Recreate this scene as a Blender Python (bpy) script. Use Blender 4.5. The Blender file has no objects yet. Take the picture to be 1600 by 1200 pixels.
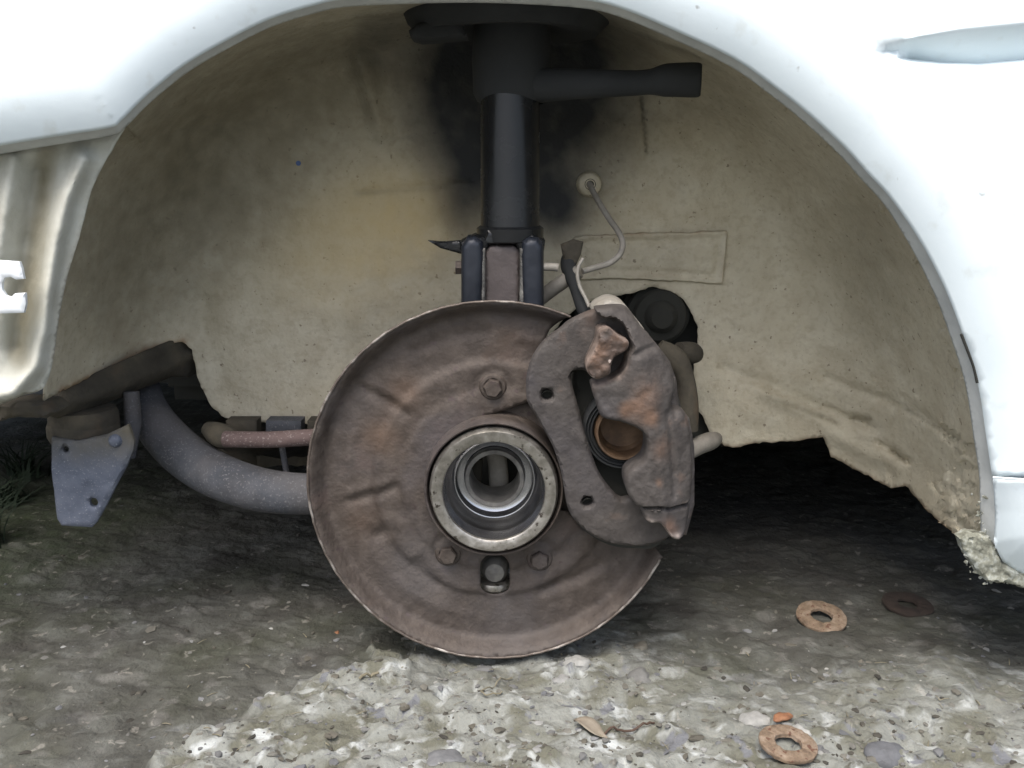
import bpy, bmesh, math, random
import numpy as np
from mathutils import Vector, Matrix
from mathutils.geometry import delaunay_2d_cdt
random.seed(7); rng = np.random.RandomState(11)
R = math.radians
S = bpy.context.scene
COL = S.collection
# ---------------------------------------------------------------- camera
F = 1540.0; PITCH = R(12.0); CAM = Vector((0.0, -0.77, 0.406))
cd = bpy.data.cameras.new('camera'); cam = bpy.data.objects.new('camera', cd); COL.objects.link(cam)
cam.location = CAM; cam.rotation_euler = (R(90) - PITCH, 0, 0)
cd.sensor_width = 36; cd.lens = 36 * F / 1600; cd.clip_start = 0.02; cd.clip_end = 2000
S.camera = cam
# ---------------------------------------------------------------- sky, sun, exposure
SUN_EL, SUN_ROT = R(62), R(200)
w = bpy.data.worlds.new('World'); S.world = w; w.use_nodes = True
nt = w.node_tree; nt.nodes.clear()
sky = nt.nodes.new('ShaderNodeTexSky'); sky.sky_type = 'NISHITA'; sky.sun_disc = False
sky.sun_elevation = SUN_EL; sky.sun_rotation = SUN_ROT
sky.air_density = 1.0; sky.dust_density = 5.0; sky.ozone_density = 1.0
bg = nt.nodes.new('ShaderNodeBackground'); bg.inputs['Strength'].default_value = 0.13
wo = nt.nodes.new('ShaderNodeOutputWorld')
hs = nt.nodes.new('ShaderNodeHueSaturation'); hs.inputs['Saturation'].default_value = 0.9
nt.links.new(sky.outputs[0], hs.inputs['Color']); nt.links.new(hs.outputs[0], bg.inputs[0]); nt.links.new(bg.outputs[0], wo.inputs[0])
sl = bpy.data.lights.new('sun', 'SUN'); sl.energy = 1.0; sl.angle = R(35); sl.color = (1, .99, .97)
so = bpy.data.objects.new('sun', sl); COL.objects.link(so)
sd = Vector((math.sin(SUN_ROT) * math.cos(SUN_EL), math.cos(SUN_ROT) * math.cos(SUN_EL), math.sin(SUN_EL)))
so.rotation_euler = sd.to_track_quat('Z', 'Y').to_euler(); so.location = sd * 5
S.view_settings.view_transform = 'Standard'; S.view_settings.look = 'None'
S.view_settings.gamma = 1; S.view_settings.use_curve_mapping = False
S.view_settings.exposure = 1.28

# ---------------------------------------------------------------- helpers
CP, SP = math.cos(PITCH), math.sin(PITCH)
def P(px, py, Y):
    a = (px - 800) / F; b = (600 - py) / F
    dy = CP + b * SP; dz = -SP + b * CP
    t = (Y - CAM.y) / dy
    return Vector((a * t, Y, CAM.z + dz * t))
def Pn(px, py, Y):
    a = (px - 800) / F; b = (600 - py) / F
    dy = CP + b * SP; dz = -SP + b * CP; t = (Y - CAM.y) / dy
    return np.stack([a * t, Y + 0 * t, CAM.z + dz * t], 1)
def G0(px, py, z=0.0):
    a = (px - 800) / F; b = (600 - py) / F
    dy = CP + b * SP; dz = -SP + b * CP; t = (z - CAM.z) / dz
    return a * t, CAM.y + dy * t
def toPx(x, y, z):
    dx = x - CAM.x; dy = y - CAM.y; dz = z - CAM.z
    f = dy * CP - dz * SP; u = dy * SP + dz * CP
    f = np.where(f < .02, .02, f)
    return 800 + F * dx / f, 600 - F * u / f
_T = rng.rand(256, 256)
def vn(x, y, s=0):
    x = np.asarray(x, float) + 37.1 * s; y = np.asarray(y, float) + 91.7 * s
    xi = np.floor(x).astype(int); yi = np.floor(y).astype(int); fx = x - xi; fy = y - yi
    fx = fx * fx * (3 - 2 * fx); fy = fy * fy * (3 - 2 * fy)
    a = _T[xi & 255, yi & 255]; b = _T[(xi + 1) & 255, yi & 255]; c = _T[xi & 255, (yi + 1) & 255]; d = _T[(xi + 1) & 255, (yi + 1) & 255]
    return (a * (1 - fx) + b * fx) * (1 - fy) + (c * (1 - fx) + d * fx) * fy - .5
def fbm(x, y, o=4, s=0):
    r = 0; a = 1
    for i in range(o):
        r = r + a * vn(x * 2 ** i, y * 2 ** i, s + i * 3); a *= .5
    return r
def spline(pts, n=6, closed=False):
    out = []; m = len(pts)
    for i in range(m if closed else m - 1):
        if closed: p0, p1, p2, p3 = pts[i - 1], pts[i], pts[(i + 1) % m], pts[(i + 2) % m]
        else: p0, p1, p2, p3 = pts[max(i - 1, 0)], pts[i], pts[i + 1], pts[min(i + 2, m - 1)]
        for k in range(n):
            t = k / n
            out.append(tuple(.5 * ((2 * b) + (-a + c) * t + (2 * a - 5 * b + 4 * c - d) * t * t + (-a + 3 * b - 3 * c + d) * t ** 3) for a, b, c, d in zip(p0, p1, p2, p3)))
    if not closed: out.append(tuple(pts[-1]))
    return out
def dens(pts, step, closed=True, jit=0):
    out = []; m = len(pts)
    for i in range(m if closed else m - 1):
        a, b = pts[i], pts[(i + 1) % m]; L = math.hypot(b[0] - a[0], b[1] - a[1]); n = max(1, int(L / step))
        for k in range(n):
            t = k / n; j = jit if k else 0
            out.append((a[0] + (b[0] - a[0]) * t + random.uniform(-j, j), a[1] + (b[1] - a[1]) * t + random.uniform(-j, j)))
    if not closed: out.append(tuple(pts[-1]))
    return out
def inside(px, py, poly):
    r = np.zeros(len(px), bool); n = len(poly)
    for i in range(n):
        x1, y1 = poly[i]; x2, y2 = poly[(i + 1) % n]
        if y1 == y2: continue
        c = ((y1 > py) != (y2 > py)) & (px < (x2 - x1) * (py - y1) / (y2 - y1) + x1)
        r ^= c
    return r
def dist(px, py, line, closed=False):
    d = np.full(len(px), 1e9); n = len(line)
    for i in range(n if closed else n - 1):
        x1, y1 = line[i]; x2, y2 = line[(i + 1) % n]; vx, vy = x2 - x1, y2 - y1; L = vx * vx + vy * vy + 1e-12
        t = np.clip(((px - x1) * vx + (py - y1) * vy) / L, 0, 1)
        d = np.minimum(d, np.hypot(px - x1 - t * vx, py - y1 - t * vy))
    return d
def seg(px, py, line, wd):          # soft ridge along a line
    return np.exp(-(dist(px, py, line) / wd) ** 2)
def tri(outline, holes=(), sp=8, lines=()):
    xs = [p[0] for p in outline]; ys = [p[1] for p in outline]
    gx, gy = np.meshgrid(np.arange(min(xs) + sp / 2, max(xs), sp), np.arange(min(ys) + sp / 2, max(ys), sp * .87))
    gx[::2] += sp / 2; gx = gx.ravel(); gy = gy.ravel()
    gx = gx + rng.uniform(-.15, .15, len(gx)) * sp; gy = gy + rng.uniform(-.15, .15, len(gy)) * sp
    ok = inside(gx, gy, outline) & (dist(gx, gy, outline, True) > sp * .45)
    for h in holes: ok &= ~inside(gx, gy, h) & (dist(gx, gy, h, True) > sp * .45)
    for h in lines: ok &= dist(gx, gy, h) > sp * .3
    V = []; E = []
    for h in lines:
        b = len(V); V += [Vector(p) for p in h]; E += [(b + i, b + i + 1) for i in range(len(h) - 1)]
    for lp in [outline] + list(holes):
        b = len(V); V += [Vector(p) for p in lp]; E += [(b + i, b + (i + 1) % len(lp)) for i in range(len(lp))]
    V += [Vector((a, b)) for a, b in zip(gx[ok], gy[ok])]
    ov, oe, of, *_ = delaunay_2d_cdt(V, E, [], 0, 1e-4)
    ov = np.array([tuple(v) for v in ov]); of = np.array([f for f in of if len(f) == 3])
    c = ov[of].mean(1); k = inside(c[:, 0], c[:, 1], outline)
    for h in holes: k &= ~inside(c[:, 0], c[:, 1], h)
    return ov, of[k]
def props(o, label=None, cat=None, group=None, kind=None):
    if label: o['label'] = label
    if cat: o['category'] = cat
    if group: o['group'] = group
    if kind: o['kind'] = kind
    return o
def link(name, V, Fc, m, parent=None, sharp=35, label=None, kind=None, attrs=None):
    me = bpy.data.meshes.new(name); me.from_pydata([tuple(v) for v in V], [], [tuple(int(i) for i in f) for f in Fc]); me.validate(); me.update()
    o = bpy.data.objects.new(name, me); COL.objects.link(o)
    if m: me.materials.append(m)
    for p in me.polygons: p.use_smooth = True
    if sharp: me.set_sharp_from_angle(angle=R(sharp))
    if attrs:
        for k, a in attrs.items():
            at = me.attributes.new(k, 'FLOAT', 'POINT'); at.data.foreach_set('value', np.asarray(a, np.float32))
    if parent: o.parent = parent
    return props(o, label=label, kind=kind)
def sheet(name, outline, m, Yf, holes=(), sp=8, th=.002, parent=None, label=None, attrs=None, kind=None, lines=(), xzY=None, sharp=35):
    ov, of = tri(outline, holes, sp, lines)
    x, y = ov[:, 0], ov[:, 1]; Y = Yf(x, y)
    if xzY is None: V = Pn(x, y, Y)
    else: V = Pn(x, y, np.full(len(x), xzY)); V[:, 1] = Y
    # front faces must look to the camera (-Y)
    a, b, c = V[of[:, 0]], V[of[:, 1]], V[of[:, 2]]
    n = np.cross(b - a, c - a); fl = n[:, 1] > 0; of[fl] = of[fl][:, ::-1]
    at = {k: f(x, y) for k, f in attrs.items()} if attrs else None
    o = link(name, V, of, m, parent, sharp, label, kind, at)
    if th:
        md = o.modifiers.new('thickness', 'SOLIDIFY'); md.thickness = th; md.offset = -1
    return o
def cast(name, outline, m, Yf, Yb, holes=(), r=10, sp=5, depth=None, amp=.0006, ns=.06, parent=None, label=None, sharp=42, attrs=None):
    """solid casting: front face rounded at its rim, straight sides, flat back"""
    ov, of = tri(outline, holes, sp); x, y = ov[:, 0], ov[:, 1]
    V = Pn(x, y, np.full(len(x), Yf)); d = dist(x, y, outline, True)
    for h in holes: d = np.minimum(d, dist(x, y, h, True))
    q = np.clip(1 - d / r, 0, 1); V[:, 1] += (1 - np.sqrt(1 - q * q)) * r * .0005
    V[:, 1] += fbm(x * ns, y * ns, 3) * amp * 2
    if depth: V[:, 1] += depth(x, y)
    a, b, c = V[of[:, 0]], V[of[:, 1]], V[of[:, 2]]
    n = np.cross(b - a, c - a); fl = n[:, 1] > 0; of[fl] = of[fl][:, ::-1]
    N = len(V); B = V.copy(); B[:, 1] = Yb
    cnt = {}
    for f in of:
        for i in range(3):
            e = (f[i], f[(i + 1) % 3]); cnt[e] = 1
    side = [(e[1], e[0], e[0] + N, e[1] + N) for e in cnt if (e[1], e[0]) not in cnt]
    faces = [tuple(f) for f in of] + [(f[2] + N, f[1] + N, f[0] + N) for f in of] + side
    at = None
    if attrs: at = {k: np.concatenate([f(x, y)] * 2) for k, f in attrs.items()}
    return link(name, np.vstack([V, B]), faces, m, parent, sharp, label, None, at)
def lathe(name, prof, c, m, parent=None, n=72, label=None, axis='Y', closed=False, sharp=35, wob=0):
    V = []; Fc = []
    for k in range(n):
        a = 2 * math.pi * k / n; ca, sa = math.cos(a), math.sin(a)
        for r_, h in prof:
            r2 = r_ * (1 + wob * vn(ca * 2 + 5, sa * 2 + 5).item()) if wob else r_
            if axis == 'Y': V.append((c[0] + r2 * ca, c[1] + h, c[2] + r2 * sa))
            elif axis == 'Z': V.append((c[0] + r2 * ca, c[1] + r2 * sa, c[2] + h))
            else: V.append((c[0] + h, c[1] + r2 * ca, c[2] + r2 * sa))
    L = len(prof)
    for k in range(n):
        for j in range(L if closed else L - 1):
            j2 = (j + 1) % L; k2 = (k + 1) % n
            Fc.append((k * L + j, k * L + j2, k2 * L + j2, k2 * L + j))
    o = link(name, V, Fc, m, parent, sharp, label)
    bm = bmesh.new(); bm.from_mesh(o.data); bmesh.ops.remove_doubles(bm, verts=bm.verts, dist=1e-6); bmesh.ops.recalc_face_normals(bm, faces=bm.faces); bm.to_mesh(o.data); bm.free()
    o.data.set_sharp_from_angle(angle=R(sharp))
    return o
def tubeVF(path, rad, n=16, flat=1.0):
    path = [Vector(p) for p in path]; V = []; Fc = []; m = len(path); up = None
    for i, p in enumerate(path):
        t = (path[min(i + 1, m - 1)] - path[max(i - 1, 0)]).normalized()
        if up is None: up = Vector((0, 0, 1)) if abs(t.z) < .9 else Vector((1, 0, 0))
        s = t.cross(up).normalized(); up = s.cross(t).normalized()
        r_ = rad[i] if isinstance(rad, (list, tuple)) else rad
        for k in range(n):
            a = 2 * math.pi * k / n; V.append(p + s * math.cos(a) * r_ + up * math.sin(a) * r_ * flat)
    for i in range(m - 1):
        for k in range(n):
            k2 = (k + 1) % n; Fc.append((i * n + k, i * n + k2, (i + 1) * n + k2, (i + 1) * n + k))
    Fc.append(tuple(range(n - 1, -1, -1))); Fc.append(tuple((m - 1) * n + k for k in range(n)))
    return V, Fc
def tube(name, path, rad, m, parent=None, n=16, label=None, flat=1.0, kind=None):
    V, Fc = tubeVF(path, rad, n, flat); return link(name, V, Fc, m, parent, 50, label, kind)
def tpx(name, pts, rpx, m, parent=None, label=None, n=18, sub=6, flat=1.0):
    """tube through (px,py,Y[,radius])"""
    q = spline([tuple(p) + ((rpx,) if len(p) == 3 else ()) for p in pts], sub)
    return tube(name, [P(a, b, c) for a, b, c, _ in q], [r_ for *_, r_ in q], m, parent, n, label, flat)
def box(name, lo, hi, m, parent=None, label=None, bev=0.0):
    bm = bmesh.new(); bmesh.ops.create_cube(bm, size=1)
    for v in bm.verts: v.co = Vector([lo[i] + (hi[i] - lo[i]) * (v.co[i] + .5) for i in range(3)])
    if bev: bmesh.ops.bevel(bm, geom=bm.edges[:], offset=bev, segments=2, affect='EDGES')
    me = bpy.data.meshes.new(name); bm.to_mesh(me); bm.free(); me.materials.append(m)
    o = bpy.data.objects.new(name, me); COL.objects.link(o); o.parent = parent
    return props(o, label=label)
def tops(o, loc):                    # put a top-level mesh's origin at its base
    o.data.transform(Matrix.Translation(-Vector(loc))); o.location = loc; return o

# ---------------------------------------------------------------- materials
def mat(name, cols, scale=20, rough=.8, metal=0, bump=.3, bscale=200, bdist=.001, stains=(), speck=None, detail=8, rvar=.1, spec=.5, stretch=None, coat=0, big=None):
    m = bpy.data.materials.new(name); m.use_nodes = True; t = m.node_tree; L = t.links; N = t.nodes
    b = N['Principled BSDF']; tc = N.new('ShaderNodeTexCoord'); src = tc.outputs['Object']
    if stretch:
        mp = N.new('ShaderNodeMapping'); mp.inputs['Scale'].default_value = stretch; L.new(src, mp.inputs[0]); src = mp.outputs[0]
    n1 = N.new('ShaderNodeTexNoise'); n1.inputs['Scale'].default_value = scale; n1.inputs['Detail'].default_value = detail; n1.inputs['Roughness'].default_value = .62
    L.new(src, n1.inputs['Vector'])
    cr = N.new('ShaderNodeValToRGB'); el = cr.color_ramp.elements; k = len(cols)
    while len(el) < k: el.new(.5)
    for i, c in enumerate(cols): el[i].position = .28 + .44 * i / (k - 1); el[i].color = (*c, 1)
    L.new(n1.outputs['Fac'], cr.inputs[0]); col = cr.outputs[0]
    def mix(fac, a, bcol, mode='MIX'):
        x = N.new('ShaderNodeMix'); x.data_type = 'RGBA'; x.blend_type = mode
        if isinstance(fac, float): x.inputs[0].default_value = fac
        else: L.new(fac, x.inputs[0])
        L.new(a, x.inputs[6])
        if hasattr(bcol, 'is_output'): L.new(bcol, x.inputs[7])
        else: x.inputs[7].default_value = (*bcol, 1)
        return x.outputs[2]
    def thr(sc, lo, hi, det=4, tex='noise'):
        n = N.new('ShaderNodeTexNoise'); n.inputs['Scale'].default_value = sc; n.inputs['Detail'].default_value = det; L.new(src, n.inputs['Vector'])
        r = N.new('ShaderNodeMapRange'); r.inputs[1].default_value = lo; r.inputs[2].default_value = hi; L.new(n.outputs['Fac'], r.inputs[0]); return r.outputs[0]
    if big:                                     # (colour, scale, lo, hi, strength)
        for c, sc, lo, hi, stg in big:
            f = thr(sc, lo, hi); mm = N.new('ShaderNodeMath'); mm.operation = 'MULTIPLY'; mm.inputs[1].default_value = stg; L.new(f, mm.inputs[0])
            col = mix(mm.outputs[0], col, c)
    if speck: col = mix(thr(speck[1], speck[2], speck[2] + .06, 2), col, speck[0])
    for an, c, br in stains:                    # stains and painted shade, by point attribute, broken up by noise
        a = N.new('ShaderNodeAttribute'); a.attribute_name = an
        n = N.new('ShaderNodeTexNoise'); n.inputs['Scale'].default_value = 60; n.inputs['Detail'].default_value = 6; L.new(src, n.inputs['Vector'])
        s1 = N.new('ShaderNodeMath'); s1.operation = 'MULTIPLY_ADD'; s1.inputs[1].default_value = br; s1.inputs[2].default_value = -br / 2; L.new(n.outputs['Fac'], s1.inputs[0])
        s2 = N.new('ShaderNodeMath'); s2.operation = 'ADD'; s2.use_clamp = True; L.new(a.outputs['Fac'], s2.inputs[0]); L.new(s1.outputs[0], s2.inputs[1])
        s3 = N.new('ShaderNodeMath'); s3.operation = 'MULTIPLY'; L.new(s2.outputs[0], s3.inputs[0])
        s4 = N.new('ShaderNodeMath'); s4.operation = 'MULTIPLY'; s4.use_clamp = True; s4.inputs[1].default_value = 2.2; L.new(a.outputs['Fac'], s4.inputs[0]); L.new(s4.outputs[0], s3.inputs[1])
        col = mix(s3.outputs[0], col, c)
    L.new(col, b.inputs['Base Color']); b.inputs['Metallic'].default_value = metal
    b.inputs['Specular IOR Level'].default_value = spec; b.inputs['Coat Weight'].default_value = coat
    rr = N.new('ShaderNodeMapRange'); rr.inputs[3].default_value = rough - rvar; rr.inputs[4].default_value = min(1, rough + rvar); L.new(n1.outputs['Fac'], rr.inputs[0]); L.new(rr.outputs[0], b.inputs['Roughness'])
    n2 = N.new('ShaderNodeTexNoise'); n2.inputs['Scale'].default_value = bscale; n2.inputs['Detail'].default_value = 5; L.new(src, n2.inputs['Vector'])
    bp = N.new('ShaderNodeBump'); bp.inputs['Strength'].default_value = bump; bp.inputs['Distance'].default_value = bdist; L.new(n2.outputs['Fac'], bp.inputs['Height']); L.new(bp.outputs[0], b.inputs['Normal'])
    return m
M = {}
M['white'] = mat('white_car_paint', [(.62, .70, .73), (.69, .765, .79)], 9, .5, bump=.08, bscale=300, big=[((.48, .55, .56), 5, .5, .75, .5), ((.45, .47, .43), 55, .60, .75, .35)], speck=((.2, .2, .18), 80, .735), coat=.1)
M['flange'] = mat('white_flange_paint', [(.42, .44, .43), (.6, .62, .6)], 30, .6, bump=.3, bscale=250)
M['cream'] = mat('cream_underseal', [(.47, .42, .31), (.535, .49, .37), (.60, .56, .44)], 34, .75, bump=.75, bscale=330, bdist=.0012,
    stains=[('yellow', (.60, .47, .24), .6), ('dirt', (.20, .18, .125), .7), ('rust', (.26, .14, .06), 1.3), ('overspray', (.020, .022, .023), .22)],  # 'dirt' on the arch wall includes painted upper-left shade
    speck=((.26, .22, .16), 200, .68), big=[((.36, .31, .215), 7, .45, .75, .4), ((.38, .33, .235), 170, .48, .70, .5), ((.28, .235, .16), 14, .60, .76, .35)])
M['rust'] = mat('brown_rusted_steel', [(.038, .029, .023), (.062, .049, .040), (.094, .077, .064)], 75, .68, .2, bump=.8, bscale=260, bdist=.0010,
    big=[((.12, .068, .042), 22, .60, .75, .4), ((.085, .08, .088), 11, .5, .7, .6)], speck=((.055, .04, .037), 120, .66),
    stains=[('grey', (.092, .084, .082), .8), ('orange', (.10, .064, .042), .8)], rvar=.15)
M['cast'] = mat('brown_cast_iron', [(.036, .031, .028), (.056, .049, .044), (.078, .070, .064)], 80, .72, .15, bump=.9, bscale=240, bdist=.0010,
    big=[((.12, .075, .052), 40, .64, .74, .5), ((.062, .058, .066), 14, .5, .68, .5)], stains=[('orange', (.19, .105, .062), 1.2), ('bright', (.62, .52, .46), 1.2)])
M['orange'] = mat('orange_rust', [(.12, .055, .028), (.22, .10, .048), (.28, .15, .08)], 90, .75, .1, bump=.8, bscale=500, bdist=.001)
M['fract'] = mat('fractured_rusty_iron', [(.045, .036, .030), (.075, .050, .037), (.125, .072, .045)], 60, .6, .1, bump=.8, bscale=220, bdist=.0015, big=[((.4, .34, .30), 130, .66, .70, .8)], stains=[('bright', (.55, .46, .40), 1.1)])
M['piston'] = mat('rusty_piston_cup', [(.045, .028, .017), (.105, .063, .034), (.19, .12, .07)], 60, .6, .2, bump=.3, bscale=300)
M['race'] = mat('tarnished_bearing_steel', [(.17, .16, .135), (.29, .275, .245), (.42, .405, .37)], 110, .40, .85, bump=.5, bscale=300, bdist=.0006, speck=((.07, .06, .05), 190, .62))
M['bore'] = mat('polished_steel_bore', [(.26, .265, .28), (.52, .52, .53)], 25, .24, 1.0, bump=.12, bscale=400, bdist=.0004)
M['greasy'] = mat('greasy_grey_steel', [(.06, .06, .055), (.15, .145, .135), (.24, .235, .21)], 60, .5, .4, bump=.4, bscale=300)
M['black'] = mat('black_strut_paint', [(.008, .009, .010), (.016, .017, .018)], 30, .26, bump=.12, bscale=250, bdist=.0005, spec=.32)
M['matte'] = mat('matt_black_rubber', [(.014, .016, .017), (.028, .030, .031)], 30, .85, bump=.3, bscale=250)
M['bracket'] = mat('blue_grey_bracket_paint', [(.014, .017, .024), (.026, .031, .042)], 20, .42, .3, bump=.15, bscale=250)
M['brown'] = mat('brown_grey_knuckle', [(.07, .058, .055), (.11, .092, .088)], 40, .6, .2, bump=.4, bscale=300)
M['pipe'] = mat('speckled_grey_undercoat', [(.035, .038, .044), (.055, .060, .070), (.085, .09, .10)], 40, .8, bump=.6, bscale=250, bdist=.0015, speck=((.12, .12, .125), 500, .60), big=[((.13, .115, .105), 12, .45, .7, .5)])
M['blade'] = mat('speckled_blue_grey_steel', [(.065, .078, .105), (.105, .12, .155), (.14, .155, .19)], 60, .6, .1, bump=.5, bscale=300, speck=((.22, .235, .26), 600, .62), stains=[('dirt', (.10, .09, .065), .9)])
M['pink'] = mat('pinkish_primer_rod', [(.075, .050, .047), (.125, .088, .082)], 80, .8, bump=.4, bscale=400, speck=((.2, .165, .155), 500, .60))
M['under'] = mat('dirty_underbody', [(.030, .026, .019), (.058, .051, .037), (.10, .085, .058)], 30, .9, bump=.6, bscale=150, bdist=.002, big=[((.12, .08, .045), 25, .58, .75, .6)])
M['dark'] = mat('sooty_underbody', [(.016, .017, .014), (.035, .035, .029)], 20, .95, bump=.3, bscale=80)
M['hose'] = mat('pale_grey_pipe', [(.20, .185, .155), (.32, .30, .26)], 90, .6, bump=.3, bscale=400)
M['pale_dirty'] = mat('dirty_pale_paint', [(.12, .11, .09), (.24, .225, .195)], 70, .8, bump=.5)
M['zinc'] = mat('white_zinc_plate', [(.60, .64, .66), (.72, .75, .76)], 30, .5, bump=.2, bscale=200)
M['washer'] = mat('rusty_tan_washer', [(.075, .050, .032), (.165, .118, .078), (.25, .195, .145)], 150, .85, .05, bump=.9, bscale=450, bdist=.0012, speck=((.10, .05, .03), 200, .62))
M['washerdark'] = mat('dark_brown_washer', [(.016, .011, .008), (.032, .021, .015)], 110, .9, bump=.8, bscale=450)
M['straw'] = mat('dry_straw', [(.13, .115, .075), (.21, .19, .13)], 50, .9, bump=.2)
M['leafd'] = mat('dried_leaf', [(.15, .125, .09), (.24, .21, .165)], 60, .8, bump=.5, bscale=200)
M['weed'] = mat('dark_green_blade', [(.006, .014, .006), (.014, .028, .010)], 40, .8, bump=.2)
def ground_mat():
    m = mat('weathered_ground', [(.027, .027, .021), (.056, .056, .047), (.105, .108, .095)], 24, .93, bump=.9, bscale=130, bdist=.004,
        big=[((.032, .035, .018), 9, .46, .68, .7), ((.12, .117, .105), 35, .58, .68, .7), ((.022, .019, .015), 14, .52, .66, .6)],
        stains=[('concrete', (.195, .203, .182), 1.0), ('moss', (.025, .036, .014), 1.3), ('oil_shade', (.028, .027, .023), .6)], detail=12)
    t = m.node_tree; N = t.nodes; L = t.links; b = N['Principled BSDF']
    prev = b.inputs['Base Color'].links[0].from_socket; tc = [n for n in N if n.type == 'TEX_COORD'][0]
    a = N.new('ShaderNodeAttribute'); a.attribute_name = 'concrete'
    def layer(prev, scale, lo, hi, colr, kind='noise', bymask=True, k=1.0):
        n = N.new('ShaderNodeTexNoise'); n.inputs['Scale'].default_value = scale; n.inputs['Detail'].default_value = 7; n.inputs['Distortion'].default_value = .6; L.new(tc.outputs['Object'], n.inputs['Vector'])
        r = N.new('ShaderNodeMapRange'); r.inputs[1].default_value = lo; r.inputs[2].default_value = hi; r.inputs[4].default_value = k; L.new(n.outputs['Fac'], r.inputs[0])
        f = r.outputs[0]
        if bymask:
            mm = N.new('ShaderNodeMath'); mm.operation = 'MULTIPLY'; L.new(f, mm.inputs[0]); L.new(a.outputs['Fac'], mm.inputs[1]); f = mm.outputs[0]
        x = N.new('ShaderNodeMix'); x.data_type = 'RGBA'; L.new(f, x.inputs[0]); L.new(prev, x.inputs[6]); x.inputs[7].default_value = (*colr, 1); return x.outputs[2]
    c = layer(prev, 22, .46, .60, (.095, .094, .068))
    c = layer(c, 48, .54, .70, (.38, .40, .39))
    c = layer(c, 33, .62, .66, (.12, .125, .135))
    c = layer(c, 60, .36, .28, (.05, .045, .032))
    c = layer(c, 90, .64, .68, (.22, .21, .18), bymask=False, k=.5)
    L.new(c, b.inputs['Base Color'])
    return m
M['ground'] = ground_mat()
def peb_mat():
    m = mat('pebble_stone', [(.5, .5, .5), (.9, .9, .9)], 120, .85, bump=.5, bscale=300)
    t = m.node_tree; b = t.nodes['Principled BSDF']; old = b.inputs['Base Color'].links[0].from_socket
    a = t.nodes.new('ShaderNodeAttribute'); a.attribute_name = 'rnd'; cr = t.nodes.new('ShaderNodeValToRGB'); el = cr.color_ramp.elements
    for p_, c in ((.15, (.06, .055, .042)), (.35, (.12, .11, .085)), (.6, (.19, .185, .16)), (.85, (.13, .135, .145))): e = el.new(p_); e.color = (*c, 1)
    el[0].color = (.035, .032, .025, 1); el[-1].color = (.40, .40, .37, 1)
    x = t.nodes.new('ShaderNodeMix'); x.data_type = 'RGBA'; x.blend_type = 'MULTIPLY'; x.inputs[0].default_value = 1
    t.links.new(a.outputs['Fac'], cr.inputs[0]); t.links.new(cr.outputs[0], x.inputs[6]); t.links.new(old, x.inputs[7]); t.links.new(x.outputs[2], b.inputs['Base Color'])
    return m
M['pebble'] = peb_mat()

# ---------------------------------------------------------------- ground
CONC = [(150, 1300), (240, 1200), (300, 1166), (370, 1142), (400, 1112), (430, 1090), (455, 1080), (500, 1048), (560, 1030), (640, 1022), (740, 1036), (860, 1000), (960, 1012), (1010, 1040),
        (1100, 1080), (1150, 1118), (1250, 1105), (1350, 1085), (1500, 1075), (1750, 1060), (2300, 1060), (2300, 1700), (-200, 1700)]
def gmasks(x, y):
    px, py = toPx(x, y, 0 * x); j = fbm(x * 30, y * 30, 4, 2) * 46
    d = dist(px, py, CONC, True); ins = inside(px, py, CONC); sd_ = np.where(ins, d, -d) + j
    wd = np.where(px < 640, 5, 75 + 0 * px)
    near = (y > -0.77)
    c = np.where(near, np.clip(.5 + sd_ / (2 * wd), 0, 1), 1)
    return px, py, c
def gheight(x, y):
    px, py, c = gmasks(x, y)
    h = -.004 + c * .0065 + fbm(x * 9, y * 9, 3) * .008 + (px < 640) * c * .001 * np.clip((640 - px) / 200, 0, 1)
    rg = fbm(x * 45 + y * 20, y * 60, 4, 5)
    h = h + rg * (.0042 + .0030 * c) + np.maximum(fbm(x * 80, y * 80, 3, 9) - .12, 0) * .009 * (.35 + .65 * c) - np.maximum(fbm(x * 55, y * 55, 3, 19) - .22, 0) * .02 * c
    h = h - .0016 * np.exp(-(np.abs(fbm(x * 18 - y * 10, y * 26, 3, 12)) / .03) ** 2)
    return h
def axis(lo, hi, st):
    a = list(np.arange(lo, hi, st)); s = st
    while a[-1] < 300: s *= 1.35; a.append(a[-1] + s)
    s = st; b = []; v = lo
    while v > -300: s *= 1.35; v -= s; b.append(v)
    return np.array(b[::-1] + a)
ax, ay = axis(-.72, .78, .0031), axis(-.30, .75, .0031)
X, Y_ = np.meshgrid(ax, ay); xf, yf = X.ravel(), Y_.ravel()
gz = gheight(xf, yf); far = np.hypot(xf, yf) > 3; gz[far] = -.01
nx, ny = len(ax), len(ay); ii = (np.arange(ny - 1)[:, None] * nx + np.arange(nx - 1)).ravel()
me = bpy.data.meshes.new('ground'); nf = len(ii)
me.vertices.add(len(xf)); me.vertices.foreach_set('co', np.stack([xf, yf, gz], 1).ravel())
me.loops.add(nf * 4); me.loops.foreach_set('vertex_index', np.stack([ii, ii + 1, ii + 1 + nx, ii + nx], 1).ravel())
me.polygons.add(nf); me.polygons.foreach_set('loop_start', np.arange(nf) * 4); me.polygons.foreach_set('loop_total', np.full(nf, 4))
me.update(calc_edges=True); me.validate()
me.polygons.foreach_set('use_smooth', np.ones(nf, bool))
gpx, gpy, gc = gmasks(xf, yf)
def addat(me, k, a): at = me.attributes.new(k, 'FLOAT', 'POINT'); at.data.foreach_set('value', np.asarray(a, np.float32))
addat(me, 'concrete', np.clip(gc * .93 + .5 * np.clip(fbm(xf * 14, yf * 14, 3, 31) + .25, 0, 1) * np.clip((gpy - 1000) / 160, 0, 1) * (gc < .5), 0, .93))
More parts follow.
